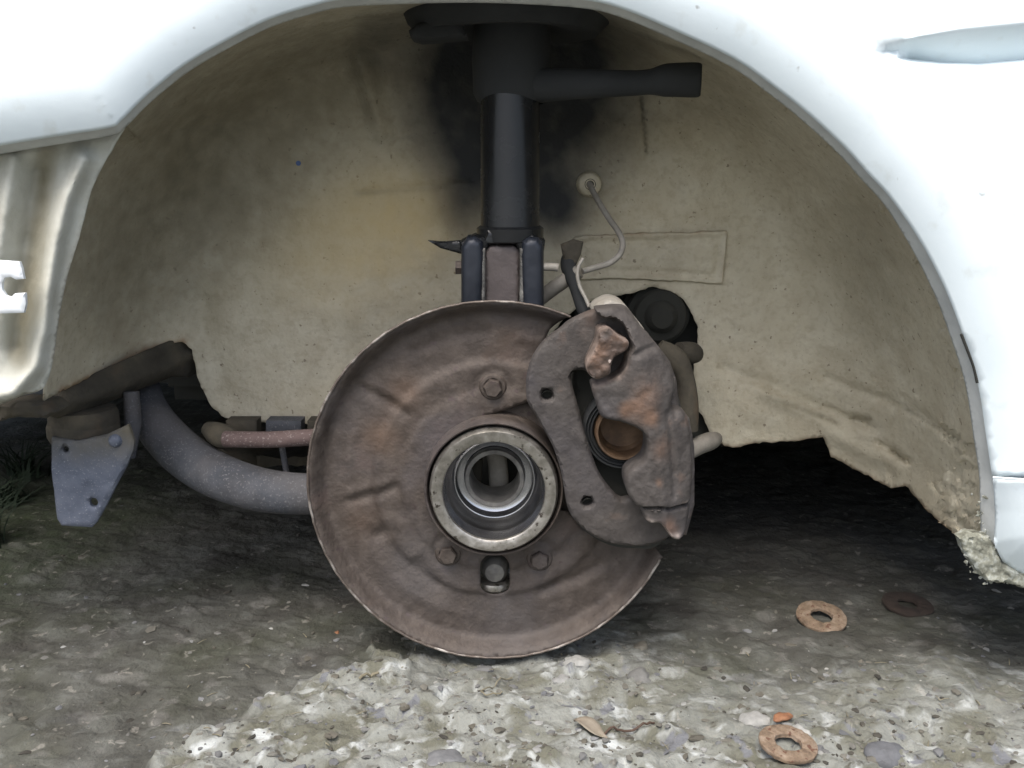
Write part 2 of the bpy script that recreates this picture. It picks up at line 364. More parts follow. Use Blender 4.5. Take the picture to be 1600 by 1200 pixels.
addat(me, 'moss', np.clip(1 - np.hypot((xf + .62) / .30, (yf - .35) / .45), 0, 1) * .9 + .25 * np.clip(1 - np.hypot((xf - .55) / .2, (yf - .1) / .12), 0, 1))
addat(me, 'oil_shade', np.clip(1.1 - np.hypot((xf - .30) / .42, (yf - .45) / .42), 0, .75) + .5 * np.clip(1 - np.hypot((xf + .12) / .3, (yf - .3) / .25), 0, 1))  # oil stain, with extra shade painted in under the car
me.materials.append(M['ground'])
go = bpy.data.objects.new('ground', me); COL.objects.link(go); props(go, 'rough weathered concrete and mossy dirt surface under the car', kind='structure')
def onG(px, py):
    x, y = G0(px, py, 0.0); z = float(gheight(np.array([x]), np.array([y]))[0]); return x, y, z

# ---------------------------------------------------------------- car
car = bpy.data.objects.new('car', None); COL.objects.link(car); car.empty_display_size = .2
props(car, 'white car with its front wheel off, cream wheel arch and rusty bare brake showing', 'car')
ARCH = [(-60, 240), (0, 228), (90, 213), (171, 200), (189, 189), (217, 161), (245, 136), (290, 101), (350, 66), (420, 31), (490, 9), (540, -1), (640, -6), (740, -8), (840, -5), (925, 2), (980, 17),
        (1040, 42), (1145, 91), (1215, 140), (1267, 182), (1320, 231), (1355, 270), (1390, 308), (1425, 357), (1452, 402), (1480, 459), (1503, 520), (1527, 595), (1541, 683), (1550, 744)]
A2 = spline(ARCH, 4)
LOW = [(1550, 744), (1555, 800), (1553, 847), (1566, 877), (1600, 900), (1680, 925), (1900, 960)]
LIPY = -.066
SC_U = [(1366, 73), (1420, 60), (1500, 46), (1600, 36), (1750, 28), (2300, 20)]
SC_L = [(1366, 73), (1410, 90), (1470, 97), (1530, 99), (1600, 93), (1750, 92), (2300, 92)]
def fenderY(x, y):
    d = np.minimum(dist(x, y, A2), dist(x, y, LOW)); q = np.clip(1 - d / 80, 0, 1)
    yy = LIPY - .011 + .011 * q ** 1.8
    yy = yy + np.clip((300 - y) / 900, 0, 1) ** 2 * .05
    yu = np.interp(x, [p[0] for p in SC_U], [p[1] for p in SC_U]); yl = np.interp(x, [p[0] for p in SC_L], [p[1] for p in SC_L])
    h = np.maximum(yl - yu, 1); t = (y - yu) / h
    s = np.clip(t, 0, 1); back = np.clip(1 - (y - yl) / 7, 0, 1)
    rec = np.where(t < 1, s, back) * np.clip((x - 1366) / 60, 0, 1) * .022
    return yy + rec
out = A2 + [(1640, 747), (2500, 765), (2500, -900), (-700, -900), (-700, 420), (-300, 300)]
out = dens(out, 14)
def offl(pts, d, cx=770, cy=600):
    o_ = []
    for i, p in enumerate(pts):
        a = pts[max(i - 1, 0)]; b = pts[min(i + 1, len(pts) - 1)]; tx, ty = b[0] - a[0], b[1] - a[1]; l = math.hypot(tx, ty) + 1e-9
        o_.append((p[0] + ty / l * d, p[1] - tx / l * d))
    return o_
A3 = spline(ARCH[1:-3], 3)
flines = [dens(offl(A3, k), 10, False) for k in (6, 14, 24, 36, 50, 68)]
s7 = [(x, y + 7) for x, y in SC_L[1:]]
flines += [dens(offl([(1562, 760)] + LOW[1:6], k), 8, False) for k in (-1, -2)] if False else []
flines += [dens([(a, b) for a, b in SC_U[:6]], 8, False), dens(SC_L[1:6], 8, False), dens(s7[:5], 8, False), dens([(a + 8, b - 3) for a, b in SC_U[1:6]], 8, False), dens([(a, b + 5) for a, b in SC_U[1:6]], 8, False)]
sheet('fender', out, M['white'], fenderY, lines=flines, sp=13, th=.002, parent=car, label='white painted wing panel around the wheel arch', sharp=60)
# sill / lower wing panel
def sillY(x, y):
    d = dist(x, y, LOW); q = np.clip(1 - d / 80, 0, 1)
    return LIPY - .018 + .018 * q ** 2 + np.clip((y - 745) / 250, 0, 1) ** 2 * .03
sill = dens([(1551, 748)] + LOW[1:] + [(2500, 1000), (2500, 769), (1640, 751)], 10)
sheet('sill_panel', sill, M['white'], sillY, sp=5, th=.002, parent=car, label='lower white panel with ragged muddy bottom edge', sharp=60)
# thin bright seam bead between both panels
tpx('seam_bead', [(1552, 746, -.072), (1600, 749, -.085), (1700, 752, -.088)], .0009, M['white'], car)
# returned flange of the arch
def offl(pts, d, cx=770, cy=600):
    o_ = []
    for i, p in enumerate(pts):
        a = pts[max(i - 1, 0)]; b = pts[min(i + 1, len(pts) - 1)]; tx, ty = b[0] - a[0], b[1] - a[1]; l = math.hypot(tx, ty) + 1e-9
        q = d(p) if callable(d) else d
        o_.append((p[0] + ty / l * q, p[1] - tx / l * q))
    return o_
INN = offl(ARCH, lambda p: -float(np.interp(p[0], [0, 200, 600, 1000, 1390, 1450, 1550], [13, 12, 12, 13, 14, 18, 20]))) + [(1531, 800), (1535, 845), (1552, 880)]
OUTF = [(a, b) for a, b in ARCH] + LOW[1:4]
OUTF2 = offl(OUTF, 8)
fl = dens(spline(OUTF2, 4) + spline(INN, 4)[::-1], 7)
I2 = spline(INN, 4)
sheet('arch_flange', fl, M['flange'], lambda x, y: LIPY + .004 + np.clip(1 - dist(x, y, I2) / 24, 0, 1) * .016, sp=3.5, th=.0015, parent=car, label='folded grey edge of the wheel arch', sharp=60)
tpx('panel_crack', [(1502, 522, -.0655), (1512, 548, -.0655), (1521, 572, -.0655), (1527, 598, -.0655)], .0011, M['dark'], car)

# inner wheel arch
LEFTJ = [(190, 185), (150, 245), (128, 300), (112, 370), (96, 430), (82, 500), (74, 560), (70, 626)]
BOT = [(70, 626), (95, 612), (125, 598), (160, 583), (200, 564), (232, 547), (262, 537), (285, 534), (300, 546), (306, 575), (314, 605), (330, 635), (352, 653), (400, 660), (490, 663), (600, 655), (650, 600), (840, 560), (875, 505),
       (905, 478), (940, 465), (984, 459), (1020, 448), (1044, 454), (1068, 468), (1080, 488), (1091, 512), (1090, 540), (1084, 556), (1085, 590), (1087, 632), (1100, 654), (1112, 680), (1132, 697), (1150, 699), (1180, 692), (1230, 690), (1286, 683), (1294, 700), (1298, 714), (1345, 738), (1372, 752), (1392, 763), (1414, 759), (1432, 778), (1450, 800), (1484, 828), (1510, 850), (1524, 878), (1545, 900)]
TOPL = [(1560, 880), (1552, 800)] + [(a + (8 if a > 800 else -8) * min(1, abs(a - 770) / 400), b - 9) for a, b in ARCH[::-1] if a > 175]
lin = dens(spline(TOPL, 3) + spline(LEFTJ, 3) + dens(BOT, 6, False, 1.4), 9)
TL2 = spline(TOPL, 2); LJ2 = spline(LEFTJ, 2)
def linerY(x, y):
    d1 = dist(x, y, TL2); d2 = dist(x, y, LJ2)
    ang = np.arctan2(600 - y, x - 780)            # 90 deg = up
    wr = np.where(x > 780, 85 + 190 * np.clip(1 - np.maximum(ang, 0) / 1.35, 0, 1), 85 + 90 * np.clip((ang - 1.7) / .8, 0, 1))
    f1 = np.sin(np.pi / 2 * np.clip(d1 / wr, 0, 1)); f2 = np.sin(np.pi / 2 * np.clip(d2 / 230, 0, 1))
    base = -.052 + .232 * np.minimum(f1, .28 + .72 * f2)
    base += fbm(x * .011, y * .011, 3) * .006 + fbm(x * .05, y * .05, 2, 4) * .0012
    # pressings, creases, seams (metres towards/away)
    base += .010 * seg(x, y, [(548, 40), (562, 95), (580, 150), (596, 205)], 15)
    base += .0030 * seg(x, y, [(560, 302), (600, 296), (660, 292), (735, 288)], 5)
    base += -.0024 * np.exp(-((np.hypot(x - 634, y - 238) - 19) / 4) ** 2) * (y < 245)
    base += .0045 * seg(x, y, [(1130, 575), (1200, 600), (1262, 628), (1330, 660), (1370, 672)], 8)
    base += -.005 * seg(x, y, [(1190, 610), (1260, 645), (1320, 690), (1400, 730)], 13)
    base += .004 * seg(x, y, [(1290, 590), (1380, 625), (1440, 650), (1500, 690)], 7)
    base += .006 * seg(x, y, [(1335, 655), (1355, 665)], 5) + .006 * seg(x, y, [(1370, 692), (1395, 705), (1420, 722)], 5) + .004 * seg(x, y, [(1290, 635), (1330, 655), (1350, 658)], 4)
    base += .004 * seg(x, y, [(1002, 152), (1005, 190), (1010, 238)], 2.2)
    base += .005 * seg(x, y, [(318, 470), (322, 520), (330, 560), (350, 610)], 18)
    for cx, cy, l, an_ in ((1212, 612, 14, .3), (1268, 516, 6, .2), (1345, 652, 12, .15), (1378, 620, 8, -.2), (1405, 712, 16, .5), (1390, 738, 10, 1.1), (1435, 616, 5, 0), (1296, 655, 16, .35), (1240, 632, 12, .4), (1485, 690, 14, .6), (1462, 760, 8, .9), (1496, 806, 7, 1.2)):
        base += .004 * seg(x, y, [(cx - l * math.cos(an_), cy - l * math.sin(an_)), (cx + l * math.cos(an_), cy + l * math.sin(an_))], 3.2)
    base += .003 * seg(x, y, [(1410, 620), (1450, 655), (1500, 690)], 4)
    rag = np.clip((x - 1440) / 60, 0, 1) * np.clip((y - 700) / 100, 0, 1)
    base += rag * fbm(x * .09, y * .09, 3, 6) * .012
    return base
def ov(x, y):
    g = lambda cx, cy, sx, sy: np.exp(-(((x - cx) / sx) ** 2 + ((y - cy) / sy) ** 2))
    return np.clip(.95 * g(825, 60, 195, 150) + .72 * g(868, 200, 130, 145) + .52 * g(712, 160, 95, 130) + .42 * g(760, 270, 80, 120) + .65 * g(870, 330, 45, 50) + .35 * g(580, 60, 40, 50) + .35 * g(720, 330, 32, 60), 0, 1)
def yel(x, y):
    g = lambda cx, cy, sx, sy: np.exp(-(((x - cx) / sx) ** 2 + ((y - cy) / sy) ** 2))
    return np.clip(.6 * g(640, 330, 140, 90) + .4 * g(500, 400, 180, 120) + .25 * g(1000, 330, 120, 60), 0, 1)
def drt_shade(x, y):  # dirt marks, plus shade painted into the upper left of the arch
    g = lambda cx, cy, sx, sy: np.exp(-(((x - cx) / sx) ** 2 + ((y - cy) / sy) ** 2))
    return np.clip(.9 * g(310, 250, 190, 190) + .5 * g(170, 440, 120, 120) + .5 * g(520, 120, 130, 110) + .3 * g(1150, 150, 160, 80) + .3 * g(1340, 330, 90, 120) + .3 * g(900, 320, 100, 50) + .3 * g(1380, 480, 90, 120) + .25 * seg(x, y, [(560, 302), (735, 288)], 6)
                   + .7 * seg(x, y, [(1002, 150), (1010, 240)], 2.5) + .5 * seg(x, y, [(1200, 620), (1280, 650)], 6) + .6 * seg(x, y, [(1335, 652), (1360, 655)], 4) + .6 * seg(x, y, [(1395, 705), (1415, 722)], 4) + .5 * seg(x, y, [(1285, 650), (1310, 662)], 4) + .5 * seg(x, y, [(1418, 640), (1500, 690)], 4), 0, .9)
def rst(x, y):
    e = np.exp(-dist(x, y, [(95, 612), (160, 583), (232, 547), (285, 534)]) / 9) * .75
    return np.clip(e + .5 * np.exp(-dist(x, y, [(128, 300), (96, 430), (74, 560)]) / 8) + .45 * np.exp(-dist(x, y, BOT[32:]) / 4), 0, 1)
liner = sheet('wheel_arch_liner', lin, M['cream'], linerY, sp=5.2, th=.0018, parent=car, label='cream underseal-coated inner wheel arch with black overspray', attrs={'overspray': ov, 'yellow': yel, 'dirt': drt_shade, 'rust': rst}, sharp=70)  # 'dirt' here also carries the shade painted into the upper left
# welded doubler plate
dp = dens([(897, 372), (915, 369), (1020, 366), (1136, 362), (1133, 400), (1129, 443), (1060, 438), (960, 434), (905, 436)], 5, jit=.8)
def dY(x, y):
    d = dist(x, y, dp, True); return linerY(x, y) - .0035 + .0028 * np.exp(-((d - 11) / 5) ** 2) - .0012 * np.exp(-(d / 4) ** 2)
sheet('doubler_plate', dp, M['cream'], dY, sp=4, th=.003, parent=liner, label='rectangular patch plate welded on the arch wall', attrs={'overspray': ov, 'yellow': yel, 'dirt': drt_shade, 'rust': lambda x, y: .35 * np.exp(-dist(x, y, [(920, 369), (1136, 362), (1129, 443)]) / 4)}, sharp=70)
c0 = P(922, 288, .165)
lathe('grommet', [(.0035, -.0015), (.006, -.002), (.009, -.0005), (.0105, .002), (.012, .015)], c0, M['cream'], liner, 28)
lathe('grommet_hole', [(.0001, -.0005), (.0040, -.001), (.0048, -.002), (.0052, -.0021)], c0, M['dark'], liner, 20)
o = lathe('paint_fleck', [(.0001, -.0008), (.0022, -.0006), (.0024, .001)], P(466, 255, float(linerY(np.array([466.]), np.array([255.]))[0]) - .001), mat('blue_fleck', [(.08, .13, .3), (.1, .16, .35)]), liner, 12, 'small blue fleck of paint')

# flaking underseal lumps at the bottom rear corner
V, Fc = [], []
def blob(V, Fc, c, r, sq=(1, 1, 1), sub=1, rough=.3, att=None, val=0):
    bm = bmesh.new(); bmesh.ops.create_icosphere(bm, subdivisions=sub, radius=1); b0 = len(V)
    rot = Matrix.Rotation(random.uniform(0, 6.28), 3, 'Z') @ Matrix.Rotation(random.uniform(-.3, .3), 3, 'X')
    for v in bm.verts:
        q = v.co * (1 + random.uniform(-rough, rough)); q = Vector((q.x * sq[0], q.y * sq[1], q.z * sq[2])); q = rot @ q
        V.append(Vector(c) + q * r)
        if att is not None: att.append(val)
    for f in bm.faces: Fc.append(tuple(b0 + v.index for v in f.verts))
    bm.free()
RG = spline([(1512, 852, 0), (1526, 885, 0), (1545, 900, 0), (1575, 900, 0), (1605, 908, 0)], 20)
for i in range(170):
    a = random.choice(RG); px = a[0] + random.gauss(0, 9); py = a[1] + random.gauss(-4, 8)
    if random.random() < .35: px = 1540 + random.gauss(0, 9); py = random.uniform(760, 890)
    blob(V, Fc, P(px, py, random.uniform(-.056, -.050)), random.uniform(.0006, .0026), (1, .35, .8), 1, .5)
flm = mat('flaking_cream_paint', [(.035, .035, .024), (.22, .225, .18), (.50, .53, .50)], 130, .85, bump=.9)
cast('crusty_edge', dens([(1500, 842), (1512, 868), (1524, 886), (1534, 902), (1552, 912), (1580, 914), (1604, 920), (1660, 934), (1800, 960), (1800, 938), (1680, 920), (1604, 900), (1568, 880), (1554, 850), (1545, 838), (1530, 836), (1516, 834)], 4, jit=1.5), flm, -.058, -.046, r=5, sp=4, amp=.0014, ns=.16, parent=car, label='crusty peeling lower rear corner of the arch')
link('flaking_underseal', V, Fc, flm, car, 25, 'crumbling cream flakes on the rear bottom corner of the arch', 'stuff')

# front inner panel (bumper side)
FP = [(-80, 246), (0, 234), (110, 210), (200, 178), (168, 245), (142, 300), (124, 370), (106, 430), (92, 500), (84, 560), (72, 600), (58, 612), (35, 618), (0, 632), (-80, 655)]
def fpY(x, y):
    yy = -.045 + np.clip((x + 80) / 200, 0, 1) * .014
    ridge = [(128, 250), (104, 310), (86, 380), (74, 450), (66, 520), (52, 575), (20, 612), (-40, 630)]
    d = dist(x, y, ridge)
    yy = yy - .016 * np.exp(-(d / 16) ** 2)
    yy = yy + .012 * seg(x, y, [(60, 270), (48, 330), (40, 400), (30, 480), (25, 540)], 18)
    yy = yy - .008 * seg(x, y, [(20, 250), (8, 320), (-4, 400)], 14)
    return yy + fbm(x * .04, y * .04, 3, 3) * .002
fp = sheet('front_inner_panel', dens(spline(FP, 4, True), 5), mat('pale_cream_flange', [(.36, .35, .29), (.55, .56, .5)], 30, .7, bump=.4, bscale=250, stains=[('rust', (.22, .13, .05), 1.2), ('dirt', (.19, .17, .11), .8)]), fpY, sp=5, th=.002, parent=car,
    label='pale ribbed front edge of the inner wing where the bumper mounts', sharp=70,
    attrs={'rust': lambda x, y: .45 * np.exp(-dist(x, y, [(150, 300), (108, 430), (84, 560)]) / 6), 'dirt': lambda x, y: .8 * np.exp(-(dist(x, y, [(75, 240), (60, 330), (48, 420), (30, 560)]) / 22) ** 2)})
KH = [(-60, 404), (0, 407), (29, 409), (33, 420), (36, 436), (24, 437), (16, 433), (6, 434), (2, 442), (2, 452), (8, 462), (16, 465), (22, 459), (38, 458), (39, 475), (36, 489), (0, 490), (-60, 492)]
cast('slotted_tab', dens(KH, 4), M['zinc'], -.066, -.062, r=2, sp=4, amp=.0001, parent=fp, label='bright white metal tab with keyhole slot')

# chassis horn, bumper bracket
horn = cast('chassis_rail', dens([(66, 640), (74, 620), (120, 596), (185, 570), (240, 545), (262, 534), (292, 536), (304, 560), (300, 600), (262, 606), (238, 612), (214, 640), (196, 632), (140, 648), (100, 660), (78, 655)], 6, jit=.6), M['under'], .055, .30, r=22, sp=6, parent=car,
     depth=lambda x, y: -.012 * seg(x, y, [(80, 640), (130, 628), (190, 612), (240, 590)], 14) + .135 * np.clip((x - 95) / 125, 0, 1), amp=.002, label='dirty chassis rail end under the arch')
cast('rail_lip', dens([(-90, 650), (-10, 632), (40, 628), (72, 634), (84, 646), (70, 655), (30, 652), (-90, 676)], 5, jit=1), M['under'], .0, .03, r=5, sp=5, parent=car, amp=.002)
brk = cast('bumper_bracket', dens([(79, 684), (120, 690), (165, 680), (199, 664), (208, 690), (207, 704), (196, 730), (184, 752), (166, 788), (149, 818), (142, 825), (95, 822), (88, 812), (85, 790), (79, 735)], 6), M['blade'], .050, .056, r=4, sp=5, amp=.0004, parent=car,
     holes=[[(145 + 7 * math.cos(a * .5236), 786 + 7 * math.sin(a * .5236)) for a in range(12)], [(101 + 5 * math.cos(a * .628), 703 + 5 * math.sin(a * .628)) for a in range(10)]], label='tapered blue-grey hanging bracket with two holes',
     attrs={'dirt': lambda x, y: np.clip((745 - y) / 70, 0, 1) * .9})
lathe('boss', [(.0001, -.004), (.003, -.004), (.0045, -.003), (.006, .0), (.0065, .003)], P(180, 689, .050), M['blade'], brk, 20)
# cushion cups above the bracket
for yy, rr in ((660, 52), (676, 54)):
    pc = P(131, yy - 6, .085)
    lathe('rubber_cushion', [(.0001, -.010), (rr * .00053, -.009), (rr * .00057, -.004), (rr * .00057, .004), (rr * .00053, .009), (.0001, .010)], pc, M['under'], car, 36, axis='Z')
# big curved pipe
tpx('control_arm', [(218, 590, .20, .017), (228, 634, .17, .019), (252, 674, .14, .0205), (294, 715, .12, .0215), (345, 745, .10, .021), (412, 766, .09, .0200), (490, 772, .08, .0185), (600, 768, .075, .018), (700, 765, .07, .018)], .024, M['pipe'], car, 'curved grey speckled tubular arm', 26)
tube('arm_gusset', [P(205, 612, .115), P(208, 660, .112), P(205, 715, .11)], [.007, .008, .004], M['pipe'], car, 10)
tpx('tie_rod', [(352, 686, .10), (420, 687, .09), (490, 683, .085), (560, 680, .08)], .0075, M['pink'], car, 'thin pinkish rod behind the brake plate')
tpx('tie_rod_boot', [(322, 668, .12, .006), (336, 676, .115, .0105), (350, 682, .11, .011), (366, 686, .105, .008)], .012, M['under'], car, 'dirty rubber boot at the rod end')
tube('link_plate', [P(440, 695, .11), P(448, 740, .11)], .003, M['pipe'], car, 8)
for a, b in ((352, 400), (415, 470), (480, 520)):
    cast('subframe_tab', dens([(a, 658), (b, 658), (b, 680), (a, 682)], 6), M['pipe'] if a == 415 else M['under'], .14, .16, r=3, sp=6, parent=car)
# subframe & engine underside mass
cast('subframe', dens([(300, 690), (330, 705), (420, 720), (520, 715), (600, 640), (700, 560), (900, 560), (1000, 640), (1050, 700), (1000, 740), (600, 745), (500, 728), (400, 735), (330, 722)], 12, jit=2), M['under'], .24, .40, r=20, sp=12, amp=.004, parent=car, label='dirty subframe in the dark under the engine')
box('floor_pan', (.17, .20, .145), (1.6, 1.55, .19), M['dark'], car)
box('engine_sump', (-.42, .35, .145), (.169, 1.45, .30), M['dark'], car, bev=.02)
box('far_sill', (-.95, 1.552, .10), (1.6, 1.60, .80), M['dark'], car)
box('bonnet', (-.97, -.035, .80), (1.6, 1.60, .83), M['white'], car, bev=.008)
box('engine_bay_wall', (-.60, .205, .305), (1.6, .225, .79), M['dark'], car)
box('nose_light_blocker', (-.95, .02, .06), (-.93, 1.55, .80), M['dark'], car)  # added panel, keeps light off the ground under the open nose
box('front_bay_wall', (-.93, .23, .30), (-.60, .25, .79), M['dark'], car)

# ---------------------------------------------------------------- strut
def strut():
    st = tube('strut', [P(797, 0, .075), P(797, 60, .075), P(797, 140, .072), P(797, 250, .068), P(797, 366, .062)], [.0245] * 5, M['black'], car, 40, 'glossy black strut tube standing above the brake')
    top = P(795, 42, .072)
    lathe('spring_seat', [(.026, .020), (.050, .012), (.072, .010), (.080, .018), (.083, .026), (.083, .030), (.050, .034), (.03, .034)], (top.x, top.y, top.z - .016), M['matte'], st, 56, 'black dished spring seat at top of strut', axis='Z', wob=.06)
    cast('seat_lug', dens([(638, 47), (652, 36), (690, 24), (720, 30), (730, 56), (690, 60), (655, 62), (641, 58)], 5), M['matte'], .03, .06, r=6, sp=5, parent=st)
    lathe('bump_cup', [(.026, .062), (.031, .056), (.033, .03), (.032, .002), (.029, -.004), (.026, -.006)], (P(800, 150, .075).x, .078, P(800, 150, .075).z), M['matte'], st, 44, 'dark cup around the strut below its seat', axis='Z')
    tpx('steering_arm', [(800, 136, .078, .012), (850, 133, .060, .013), (920, 131, .042, .0112), (985, 130, .038, .0098), (1015, 128, .036, .0098), (1036, 126, .034, .0122), (1052, 125, .033, .0128), (1088, 125, .032, .0132), (1096, 125, .0315, .0115)], .012, M['matte'], st, 'black arm with thick knobbed end pointing right', 24)
    lathe('collar', [(.0255, -.006), (.0278, -.005), (.028, .005), (.0255, .007)], (P(797, 366, .062).x, .062, P(797, 366, .062).z), M['black'], st, 40, axis='Z')
    # lower clamp: central knuckle leg between two flanged cheeks
    cast('knuckle_leg', dens([(757, 392), (766, 384), (802, 384), (812, 392), (812, 440), (811, 490), (757, 490)], 5), M['brown'], .040, .09, r=5, sp=5, amp=.0002, parent=st, label='brown-grey knuckle stem clamped in the bracket')
    for s, lab in ((-1, 'left'), (1, 'right')):
        f = (lambda x: 785 + s * (785 - x))
        cheek = [(f(x), y) for x, y in [(850, 386), (842, 372), (828, 370), (816, 378), (814, 400), (817, 490), (850, 490)]]
        mx = [(p[0], p[1]) for p in cheek]
        cast('clamp_cheek', dens(mx, 4), M['bracket'], .030, .075, r=13, sp=3, amp=.00015, parent=st, label='blue-grey rounded cheek of the strut clamp')
        xi = 785 + s * 31
        cast('clamp_edge', dens([(xi - 4, 388), (xi + 4, 388), (xi + 4, 490), (xi - 4, 490)], 4), M['greasy'], .034, .05, r=3, sp=3, parent=st)
    cast('clamp_spike', dens([(668, 376), (690, 378), (722, 376), (724, 398), (706, 393), (688, 388)], 4), M['black'], .045, .055, r=3, sp=3, parent=st, label='pointed tab on the left of the clamp')
    cast('clamp_top', dens([(718, 378), (740, 368), (758, 372), (762, 360), (808, 360), (812, 372), (832, 366), (852, 376), (850, 392), (812, 396), (806, 382), (764, 382), (756, 396), (722, 392)], 4), M['black'], .038, .08, r=4, sp=4, parent=st)
    tpx('clamp_bolt', [(846, 417, .04), (862, 417, .04), (872, 418, .04)], .0035, M['hose'], st, n=10)
    tpx('clamp_bolt', [(712, 418, .045), (716, 418, .045), (724, 418, .045)], .006, M['rust'], st, n=6)
strut()

# hoses and pipes
tpx('brake_hose', [(921, 287, .155), (926, 298, .145), (937, 318, .13), (952, 342, .115), (966, 362, .10), (973, 380, .09), (968, 398, .085), (952, 411, .08), (930, 418, .075), (910, 424, .07)], .0027, M['hose'], car, 'pale grey brake pipe looping down from the grommet', 12)
tpx('brake_pipe', [(911, 404, .06), (904, 416, .058), (902, 430, .056), (906, 448, .054), (914, 464, .05), (921, 480, .045)], .0016, M['hose'], car, 'thin metal pipe dropping to the caliper', 10)
tpx('hose_union', [(900, 388, .10, .0015), (892, 396, .095, .0055), (888, 412, .09, .007), (892, 430, .08, .006), (899, 450, .07, .005), (910, 478, .06, .006), (918, 495, .056, .006)], .008, M['matte'], car, 'dark hose end and rubber sleeve')
tpx('pale_link', [(838, 472, .09, .006), (868, 448, .085, .0065), (905, 424, .08, .006)], .006, M['hose'], car, 'dull pale rod behind the hose')
cast('hose_bracket', dens([(876, 382), (896, 374), (912, 378), (908, 398), (898, 420), (884, 424)], 4), M['under'], .085, .09, r=4, sp=4, parent=car)

# ---------------------------------------------------------------- brake backing plate
HX, HY = 772, 760
HC = P(HX, HY, 0.0); RP = .1522
def pxof(r, a, Y=0.0):
    x = HC.x + r * math.cos(a); z = HC.z + r * math.sin(a); q = toPx(np.array([x]), np.array([Y]), np.array([z])); return float(q[0][0]), float(q[1][0])
def plate():
    # local plate plane coordinates (x,z) in mm for triangulation
    mm = lambda px, py: ((P(px, py, 0.0).x - HC.x) * 1000, (P(px, py, 0.0).z - HC.z) * 1000)
    a0 = math.atan2(*reversed(mm(893, 492))); a1 = math.atan2(*reversed(mm(1040, 878)))
    pts = []; n = 150; span = (2 * math.pi - (a0 - a1))
    for i in range(n + 1):
        a = a0 + span * i / n; rj = 152.2 + .5 * math.sin(a * 3) + random.uniform(-.25, .25)
        pts.append((rj * math.cos(a), rj * math.sin(a)))
    pts += dens([mm(*p) for p in [(1036, 872), (1022, 858), (960, 850), (915, 838), (888, 806), (862, 800)]], 3, False)
    hub = []; ha0 = math.atan2(*reversed(mm(862, 800))); ha1 = math.atan2(*reversed(mm(752, 664)))
    r0 = 52.5; span2 = (ha0 - ha1) % (2 * math.pi)
    hub = [(r0 * math.cos(ha0 - span2 * i / 60), r0 * math.sin(ha0 - span2 * i / 60)) for i in range(61)]
    pts += hub + dens([mm(*p) for p in [(758, 655), (790, 645), (822, 634), (836, 628), (838, 600), (842, 560), (860, 520), (885, 497)]], 3, False)
    slc = mm(773, 904); slot = [(slc[0] + 12.5 * math.cos(a), slc[1] + 5.5 + 12.5 * math.sin(a)) for a in np.linspace(0, math.pi, 12)] + [(slc[0] + 12.5 * math.cos(a), slc[1] - 11 + 11 * math.sin(a)) for a in np.linspace(math.pi, 2 * math.pi, 12)]
    ov_, of = tri(pts, [slot], 3.2); x, z = ov_[:, 0], ov_[:, 1]; r_ = np.hypot(x, z); an = np.arctan2(z, x)
    ss = lambda a, b, v: (lambda t: t * t * (3 - 2 * t))(np.clip((v - a) / (b - a), 0, 1))
    y = .0165 - .0155 * ss(139, 151.5, r_) - .0035 * ss(104, 98, r_) - .002 * ss(80, 76, r_)
    y = y - .0012 * np.exp(-((r_ - 122) / 4) ** 2) * (np.sin(an * 2 + .5) > -.2)
    def M2(pl): return [mm(*p) for p in pl]
    rid = lambda pl, wd: seg(x, z, M2(pl), wd)
    y = y + .0026 * rid([(540, 792), (580, 782), (615, 770)], 4) - .0015 * rid([(540, 780), (580, 770), (612, 758)], 4)
    y = y + .0022 * rid([(560, 612), (595, 630), (632, 652)], 4) - .0012 * rid([(568, 603), (640, 640)], 4)
    y = y + .0028 * rid([(850, 935), (900, 915), (940, 895)], 4) - .0014 * rid([(850, 948), (905, 928), (950, 905)], 5)
    y = y + .002 * rid([(640, 555), (700, 530), (760, 522)], 5)
    y = y + .003 * rid([(585, 848), (600, 840)], 5) + .0025 * rid([(650, 890), (680, 925)], 5)
    for b_ in ((770, 606), (700, 867), (843, 875)): 
        q = mm(*b_); dd = np.hypot(x - q[0], z - q[1]); y = y + .002 * np.exp(-((dd - 12) / 3) ** 2)
    y = y + fbm(x * .04, z * .04, 3) * .0016 + fbm(x * .15, z * .15, 2, 3) * .0004
    V = np.stack([HC.x + x / 1000, y, HC.z + z / 1000], 1)
    a, b, c = V[of[:, 0]], V[of[:, 1]], V[of[:, 2]]; nn = np.cross(b - a, c - a); fl_ = nn[:, 1] > 0; of[fl_] = of[fl_][:, ::-1]
    g = lambda cx, cy, s: np.exp(-(((x - mm(cx, cy)[0]) ** 2 + (z - mm(cx, cy)[1]) ** 2) / s ** 2))
    at = {'orange': np.clip(.62 * g(590, 690, 20) + .55 * g(630, 620, 18) + .4 * g(560, 820, 22) + .4 * g(800, 540, 22), 0, 1), 'grey': np.clip(.6 * g(650, 900, 40) + .5 * g(800, 980, 45) + .35 * g(560, 650, 25), 0, 1)}
    o = link('brake_backing_plate', V, of, M['rust'], car, 60, 'round rusty brown backing plate of the brake', None, at)
    md = o.modifiers.new('thickness', 'SOLIDIFY'); md.thickness = .0014; md.offset = -1
    # worn edge bead
    ring = [Vector((HC.x + p[0] / 1000, .0010, HC.z + p[1] / 1000)) for p in pts[:n + 1]]
    Vt, Ft = tubeVF(ring, .0011, 8); link('rim_edge', Vt, Ft, M['wornedge'], o, 60, 'worn bright rolled rim edge')
